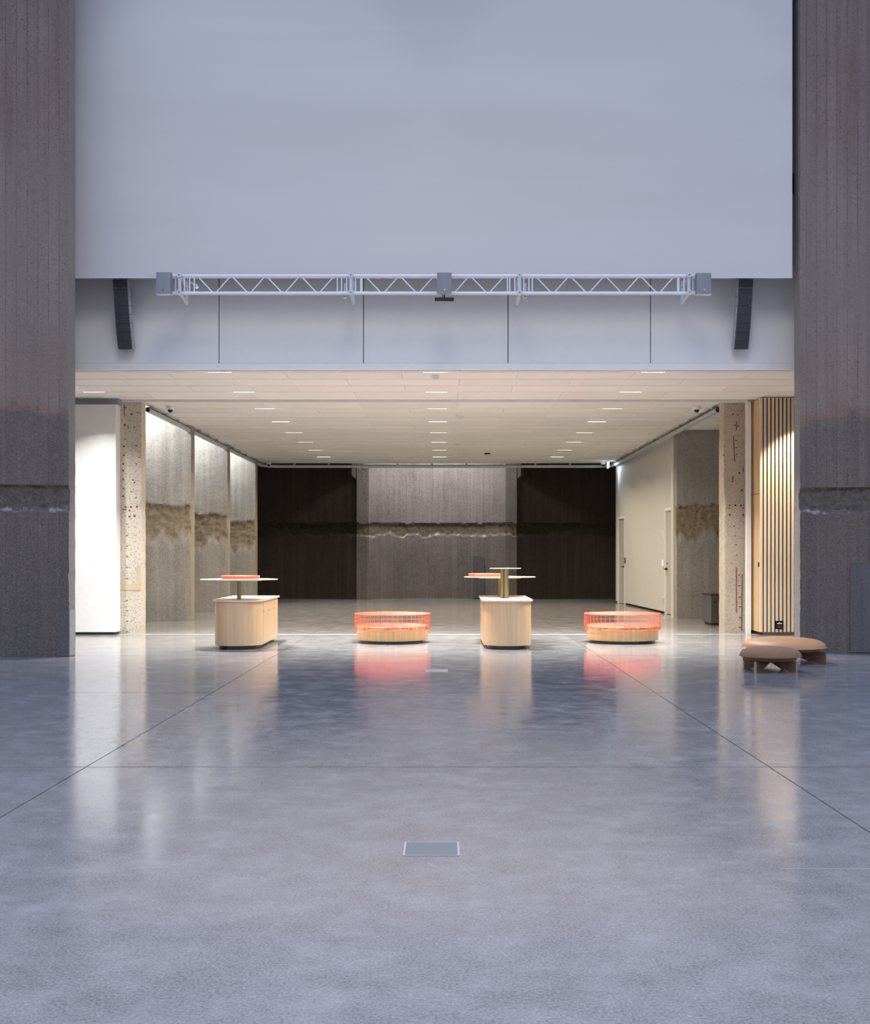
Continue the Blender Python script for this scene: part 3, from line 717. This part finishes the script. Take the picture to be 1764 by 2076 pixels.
px2, py2 = -.05, 1.62
post(c2, px2, py2, ZD - .014 + .012, .030); disc(c2, px2, py2, ZD + .012, .56, .33)
post(c2, -.018, .78, 1.15, .034, True); disc(c2, -.005, .80, 1.15, .235, 0)
def tray(x, y, z, label):
    t = empty('round_tray', (x, y, z)); tag(t, label, 'tray')
    r, h = .28, .05
    MB().lathe([(0, .001), (r, .001), (r, .006), (0, .006)], 56).build('tray_base', 'orange', t, True)
    MB().lathe([(r - .010, .006), (r, .006), (r + .001, h - .003), (r - .003, h), (r - .008, h), (r - .010, h - .003)], 64).build('tray_rim', 'orange', t, True)
tray(C1[0] + .02, C1[1] + .36, ZD + .011, 'orange round tray on the disc of the single post counter')
tray(C2[0] + px2 - .21, C2[1] + py2, ZD + .023, 'orange round tray behind the double post, on the lower disc')

# ------------------------------------------------------------------ drum tables with wire baskets
def drum(loc, rz, label):
    d = empty('wire_basket_table', loc, rz); tag(d, label, 'table')
    R0, RC = .552, .587
    MB().lathe([(0, 0), (R0 - .05, 0), (R0 - .05, .045), (0, .045)], 64).build('plinth', 'black_gloss', d, True)
    MB().lathe([(0, .046), (R0 - .003, .046), (R0, .05), (R0, .235), (0, .235)], 96).build('drum', 'oak_veneer', d, True)
    MB().lathe([(0, .244), (R0 - .002, .244), (R0, .247), (R0, .256), (R0 - .003, .26), (0, .26)], 96).build('drum_top', 'drum_top_wood', d, True)
    for k in range(12):
        t = 2 * pi * k / 12 + .1
        MB().box(R0 - .06, R0 - .01, -.10, .10, .2355, .2435).build('spacer', 'oak_veneer', d).rotation_euler = (0, 0, t)
    cg = MB().torus(RC, .004, .445, 96, 6).torus(RC, .0045, .208, 96, 6).build('cage', 'orange_wire', d, True)
    for z in (.268, .327, .386): MB().torus(RC, .0018, z, 96, 6).build('ring_wire', 'orange_wire', cg, True)
    wv = MB().tube((RC, 0, .208), (RC, 0, .445), .0022, 6).mesh('upright_wire')
    for k in range(48): link('upright_wire', wv, 'orange_wire', cg).rotation_euler = (0, 0, 2 * pi * k / 48)
    cl = MB().box(R0 + .0005, RC - .003, -.013, .013, .205, .25).mesh('clip')
    for k in range(9): link('clip', cl, 'orange', d).rotation_euler = (0, 0, 2 * pi * (k + .5) / 9 - pi / 2 - .5)
    for zg, rg in ((.4445, RC - .004), (.2655, R0 - .006)):
        gr = MB().torus(rg, .003, zg, 96, 6).build('grid' if zg > .4 else 'lower_grid', 'orange_wire', d, True)
        for k in range(-7, 8):
            h = sqrt(max(0, rg ** 2 - (k * .077) ** 2))
            if h > .05:
                MB().tube((k * .077, -h, zg), (k * .077, h, zg), .0026, 6).build('grid_wire', 'orange_wire', gr)
                MB().tube((-h, k * .077, zg - .003), (h, k * .077, zg - .003), .0026, 6).build('grid_wire', 'orange_wire', gr)
drum((X(795.7, 18.45), 18.45, 0), 0.03, 'low oak drum table in an orange wire cage between the two counters')
drum((X(1261.5, 18.45), 18.45, 0), 0.055, 'low oak drum table in an orange wire cage beside the leather stools')

# ------------------------------------------------------------------ stools
def stool(loc, rx, ry, zs, zt, mat, lx, ly, label):
    s = empty('stool', loc); tag(s, label, 'stool')
    prof = [(0, zs - .035), (.55, zs - .034), (.84, zs - .024), (.97, zs - .008), (1.0, zs)]
    for k in range(1, 13):
        t = pi / 2 * k / 12; prof.append((cos(t) ** .55 if k < 12 else 0, zs + (zt - zs) * sin(t) ** .95))
    MB().lathe(prof, 72, sx=rx, sy=ry).build('cushion', mat, s, True)
    m = MB(); n = 72
    for k in range(n):
        a, b = 2 * pi * k / n, 2 * pi * (k + 1) / n
        m.tube((rx * 1.004 * cos(a), ry * 1.004 * sin(a), zs), (rx * 1.004 * cos(b), ry * 1.004 * sin(b), zs), .005, 6)
    m.build('piping', mat, s, True)
    MB().lathe([(0, zs - .05), (.80, zs - .05), (.84, zs - .045), (.84, zs - .024), (0, zs - .024)], 64, sx=rx, sy=ry).build('seat_board', 'smoked_oak', s, True)
    ln = sqrt(lx * lx + ly * ly); zt2 = zs - .05
    for kk, aa in enumerate((atan2(ly, lx), atan2(-ly, lx))):
        th = .017
        prof2 = [(-ln, 0), (-ln + .05, 0), (-.02, zt2 * .82), (.02, zt2 * .82), (ln - .05, 0), (ln, 0), (ln, zt2), (-ln, zt2)]
        if kk: prof2 = [(-ln, 0), (-ln + .05, 0), (-.02, zt2 * .82), (.02, zt2 * .82), (ln - .05, 0), (ln, 0), (ln, zt2 - .0005), (-ln, zt2 - .0005)]
        m = MB(); q = len(prof2)
        m.v = [(x, -th, z) for x, z in prof2] + [(x, th, z) for x, z in prof2]
        # split the notched outline into convex pieces
        m.f = [(0, 1, 2, 7), (2, 3, 6, 7), (3, 4, 5, 6)]
        m.f += [tuple(q + i for i in reversed(fc)) for fc in m.f[:3]]
        m.f += [(k, (k + 1) % q, q + (k + 1) % q, q + k) for k in range(q)]
        o = m.build('leg_board', 'smoked_oak', s); o.rotation_euler = (0, 0, aa)
        for e in (-1, 1):
            ed = MB().box(e * ln - (.002 if e < 0 else 0), e * ln + (.002 if e > 0 else 0), -th, th, 0.001, zt2 - .001).build('ply_edge', 'ply_edge', o)
stool((3.80, 13.82, 0), .35, .35, .18, .285, 'brown_felt', .237, .237, 'small round stool with a brown felt cushion on crossed plywood legs')
stool((X(1589.5, 14.9), 14.9, 0), .512, .50, .203, .318, 'tan_leather', .445, .27, 'large round stool with a tan leather cushion beside the concrete pillar')

# ------------------------------------------------------------------ truss, speakers
YT = 16.1
zt1, zt0 = Z(559.5, YT), Z(594.5, YT)
tx0, tx1 = X(340, YT), X(1425, YT)
tr = empty('truss', ((tx0 + tx1) / 2, YT, zt0)); tag(tr, 'long white lighting truss with zigzag bracing below the screen', 'truss')
def tl(p): return (p[0] - tr.location.x, p[1] - YT, p[2] - zt0)
def ttube(a, b, r, name, mat='white_metal', n=10, par=None): return MB().tube(tl(a), tl(b), r, n).build(name, mat, par or tr, True)
for z in (zt1, zt0): ttube((tx0, YT, z), (tx1, YT, z), .024, 'chord', n=16)
brk = [365, 712, 1053, 1396]
for p in brk:
    x = X(p, YT)
    ttube((x, YT - .03, zt0), (x, YT - .03, zt1), .025, 'bracket_post', 'grey_light', 14)
    for z in (zt0, zt1):
        cl = ttube((x, YT - .065, z), (x, YT + .03, z), .036, 'clamp', 'grey_light', 16)
        ttube((x, YT - .069, z), (x, YT - .0655, z), .009, 'bolt', 'grey_dark', 8, cl)
        ttube((x, YT + .03, z), (x * 1.0, YT + .42, z - .045), .026, 'bracket_arm', 'grey_light', 12)
    ttube((x, YT + .42, zt0 - .045), (x, YT + .42, 5.6), .024, 'hanger_pipe', 'grey_light', 12)
    ttube((x, YT + .42, 5.45), (x, 17.15, 5.45), .022, 'wall_arm', 'grey_light', 12)
    for dx in (-.06, .06, -.13, .13):
        ttube((x + dx, YT, zt0), (x + dx, YT, zt1), .009, 'strut', n=8)
cent = [(400, 680, 4), (740, 1025, 4), (1085, 1370, 4)]
for a, b, nv in cent:
    w_ = (b - a) / nv
    for k in range(nv):
        xs_ = [X(a + w_ * k, YT), X(a + w_ * (k + .47), YT), X(a + w_ * (k + .53), YT), X(a + w_ * (k + .97), YT)]
        ttube((xs_[0], YT, zt1), (xs_[1], YT, zt0), .0085, 'diagonal', n=8); ttube((xs_[2], YT, zt0), (xs_[3], YT, zt1), .0085, 'diagonal', n=8)
    for p in (a - 6, b + 4): ttube((X(p, YT), YT, zt0), (X(p, YT), YT, zt1), .009, 'strut', n=8)
for i, (p, lab) in enumerate(((330.5, 'small grey loudspeaker at the truss end beside the single post counter side'), (901, 'small grey loudspeaker at the middle of the truss above the black sensor bar'), (1428, 'small grey loudspeaker at the truss end nearest the timber slat side'))):
    z1, z0 = Z(550.5 + i * .8, 15.95), Z(596, 15.95)
    sp = empty('loudspeaker', (X(p, 15.95), 15.95, z0)); tag(sp, lab, 'loudspeaker')
    hw = 14.5 * 15.95 / F; pts = [(-hw, .10), (-hw, .018)] + [(hw * (k / 4), .012 * (k / 4) ** 2) for k in range(-4, 5)] + [(hw, .10)]
    pts = [(-hw, .12), (-hw, .016)] + [(hw * k / 5, .014 * (k / 5) ** 2) for k in range(-4, 5)] + [(hw, .016), (hw, .12)]
    MB().prism(pts, .008, z1 - z0 - .008).build('grille', 'grey_box', sp, True)
    MB().box(-hw - .003, hw + .003, .01, .121, z1 - z0 - .007, z1 - z0).box(-hw - .003, hw + .003, .01, .121, 0, .007).build('end_cap', 'grey_light', sp)
    MB().box(-.008, .008, -.003, .0005, .05, .066).build('badge', 'chrome' if i else 'grey_dark', sp)
sb = empty('sensor_bar', (X(901, 15.98), 15.98, Z(609.5, 15.98))); tag(sb, 'black sensor bar hanging under the middle loudspeaker', 'sensor')
MB().box(-.13, .13, 0, .05, 0, .045).build('body', 'black_matt', sb, bevel=.008)
MB().tube((0, .03, .045), (0, .03, .0825), .011, 10).build('stem', 'black_matt', sb); MB().tube((-.025, .03, .045), (-.025, .03, .0825), .005, 8).build('cable', 'black_matt', sb)
MB().tube((.0, -.003, .022), (.0, .001, .022), .014, 14).tube((.075, -.003, .022), (.075, .001, .022), .006, 10).build('lens', 'lens_dark', sb)
for i, (p, lab) in enumerate(((698, 'white twin socket block under the truss at the bracket nearer the single post counter'), (1065, 'white twin socket block under the truss at the bracket nearer the slatted wall'))):
    so = empty('power_socket', (X(p, YT), YT + .02, Z(603, YT))); tag(so, lab, 'socket')
    MB().box(-.022, .022, 0, .05, 0, .028).build('body', 'white_metal', so, bevel=.003)
    for xx in (-.009, .009): MB().tube((xx, -.002, .012), (xx, .001, .012), .008, 10).build('socket_hole', 'black_matt', so)
    MB().box(-.004, .016, .02, .03, .028, .20).build('chain', 'grey_light', so)
sc = empty('clamp_lamp', (X(377, YT), YT + .2, Z(565, YT) - .06)); tag(sc, 'small silver clamp lamp on a thin arm behind the truss end', 'lamp')
MB().tube((0, 0, .06), (.10, .02, .015), .008, 8).build('arm', 'alu', sc); MB().tube((.095, .02, .03), (.11, 0, -.015), .016, 12, .024).build('head', 'alu', sc)

# line arrays
def line_array(px_top, mirror, label):
    y0 = 16.62; x = X(px_top, y0); la = empty('line_array', (x, y0, 4.30)); tag(la, label, 'loudspeaker')
    h = .124; y, z = 0.0, 5.36 - 4.30
    wf, wbk, dp = .104, .098, .19
    for k in range(9):
        a = radians([11, 12, 13, 14, 15, 17, 19, 22, 25][k])
        up = Vector((0, -sin(a), cos(a))); fwd = Vector((0, -cos(a), -sin(a)))    # cabinet up axis, facing axis
        o = Vector((0, y, z))
        def pt(xx, dep, hh): return tuple(o + Vector((xx, 0, 0)) - fwd * dep - up * hh)
        g = .003
        cab = MB()
        ring = [(-wf, .012), (wf, .012), (wf + .014, .05), (wbk, dp), (-wbk, dp), (-wf - .014, .05)]
        cab.v = [pt(a_, d_, g) for a_, d_ in ring] + [pt(a_, d_, h - g) for a_, d_ in ring]; q = 6
        cab.f = [tuple(range(q)), tuple(reversed(range(q, 2 * q)))] + [(i, (i + 1) % q, q + (i + 1) % q, q + i) for i in range(q)]
        cb = cab.build('cabinet', 'speaker_side', la)
        gr = MB(); ring = [(-wf + .006, 0.002), (0, -.003), (wf - .006, .002), (wf - .006, .0115), (-wf + .006, .0115)]; q = 5
        gr.v = [pt(a_, d_, g + .002) for a_, d_ in ring] + [pt(a_, d_, h - g - .002) for a_, d_ in ring]
        gr.f = [tuple(range(q)), tuple(reversed(range(q, 2 * q)))] + [(i, (i + 1) % q, q + (i + 1) % q, q + i) for i in range(q)]
        gr.build('grille', 'speaker_grille', cb)
        e = o - up * h; y, z = e.y, e.z
    MB().box(-.03, .03, .05, 17.15 - y0, 5.362 - 4.30, 5.40 - 4.30).build('hanging_bar', 'grey_dark', la)
line_array(242, 1, 'hanging curved column of dark loudspeakers above the white partition')
line_array(1514, -1, 'hanging curved column of dark loudspeakers above the timber slats')

# ------------------------------------------------------------------ curtain rail under the ceiling
rail_pts = []
xl, xr, yb_, y0_, rr = -5.27, 4.84, 34.4, 21.0, .55
rail_pts.append((xl, y0_)); rail_pts += [(xl + rr - rr * cos(t), yb_ - rr + rr * sin(t)) for t in [pi / 2 * k / 8 for k in range(9)]]
rail_pts += [(xr - rr + rr * sin(t), yb_ - rr + rr * cos(t)) for t in [pi / 2 * k / 8 for k in range(9)]]; rail_pts.append((xr, y0_))
def sweep(name, pts, prof, mat, par):
    m = MB(); n = len(prof)
    for i, p in enumerate(pts):
        a = Vector(pts[max(0, i - 1)]); b = Vector(pts[min(len(pts) - 1, i + 1)]); t = (b - a).normalized(); nn = Vector((-t.y, t.x))
        for u, z in prof: m.v.append((p[0] + nn.x * u, p[1] + nn.y * u, z))
    for i in range(len(pts) - 1):
        for k in range(n): m.f.append((i * n + k, i * n + (k + 1) % n, (i + 1) * n + (k + 1) % n, (i + 1) * n + k))
    m.f.append(tuple(range(n))); m.f.append(tuple((len(pts) - 1) * n + k for k in reversed(range(n))))
    return m.build(name, mat, par)
rl = empty('curtain_rail', (0, 0, 0)); tag(rl, 'grey curtain rail following three sides of the back room ceiling', 'rail')
sweep('rail', rail_pts, [(-.028, 3.895), (.028, 3.895), (.028, 3.965), (-.028, 3.965)], 'grey_rail', rl)
sweep('track_slot', rail_pts, [(-.034, 3.968), (.034, 3.968), (.034, 3.982), (-.034, 3.982)], 'grey_dark', rl)
for k in range(13):
    for x in (xl, xr): MB().box(x - .03, x + .03, 21.3 + k, 21.36 + k, 3.98, CEIL - .002).build('bracket', 'grey_rail', rl)
for k in range(10): MB().box(-4.4 + k, -4.34 + k, yb_ - .03, yb_ + .03, 3.98, CEIL - .002).build('bracket', 'grey_rail', rl)
for x in (xl, xr): MB().tube((x, y0_ - .02, 3.93), (x, y0_ - .001, 3.93), .04, 12).build('end_cap', 'black_matt', rl)
for y in (22.5, 23.0, 24.0): MB().box(xl + .0285, xl + .030, y, y + .03, 3.895, 3.965).build('yellow_tag', 'yellow_tape', rl)

# ------------------------------------------------------------------ ceiling fixtures
def dome(x, y, label):
    d = empty('dome_camera', (x, y, CEIL)); tag(d, label, 'camera')
    MB().lathe([(0, -.001), (.07, -.001), (.075, -.02), (.073, -.055), (.06, -.066), (0, -.066)], 28).build('housing', 'white_paint', d, True)
    MB().lathe([(.045, -.066), (.044, -.085), (.034, -.104), (.018, -.116), (0, -.12)], 24).build('dome', 'lens_dark', d, True)
dome(-4.93, 21.25, 'white dome camera by the rail end near the white partition')
dome(4.52, 21.25, 'white dome camera by the rail end near the timber slats')
dome(X(545, 34.0), 34.0, 'white dome camera with dark lens in the far ceiling corner by the cross walls')
dome(X(1223, 34.0), 34.0, 'white dome camera with dark lens beside the lit exit sign')
def detector(px, y, r, label, dark=False, zo=0):
    d = empty('smoke_detector', (X(px, y), y, CEIL)); tag(d, label, 'detector')
    MB().lathe([(0, -.001), (r, -.001), (r, -.03), (r * .9, -.036), (0, -.036)], 24).build('base', 'white_paint' if not dark else 'black_matt', d, True)
    MB().lathe([(r * .72, -.0361), (r * .8, -.045), (r * .78, -.058), (r * .5, -.07), (0, -.074)], 24).build('sensor_head', 'white_paint', d, True)
detector(883, 17.62, .06, 'white smoke detector under the front edge of the passage ceiling')
detector(934, 22.75, .066, 'white smoke detector in the back room ceiling just past the threshold')
detector(929, 28.4, .06, 'white smoke detector halfway down the back room ceiling')
detector(923, 31.2, .06, 'white smoke detector near the far end of the back room ceiling')
detector(988, 31.0, .075, 'detector on a black base near the far end of the back room ceiling', True)
ex = empty('exit_sign', (X(1233, 33.6), 33.6, CEIL)); tag(ex, 'lit green and white exit sign blade in the far ceiling corner', 'exit sign')
MB().box(-.03, .03, -.16, .16, -.03, -.001).build('housing', 'white_paint', ex)
MB().box(-.012, .012, -.15, .15, -.20, -.031).build('blade', 'sign_glow', ex)
MB().box(-.016, -.0125, -.06, .06, -.17, -.06).box(-.03, .03, -.153, -.1505, -.185, -.15).build('pictogram', 'sign_green', ex)
spot('exit_lamp', (X(1233, 33.6) + .05, 33.6, CEIL - .1), (4.95, 33.1, 3.3), 26, (.66, .86, 1.0), 100, .9, .04)
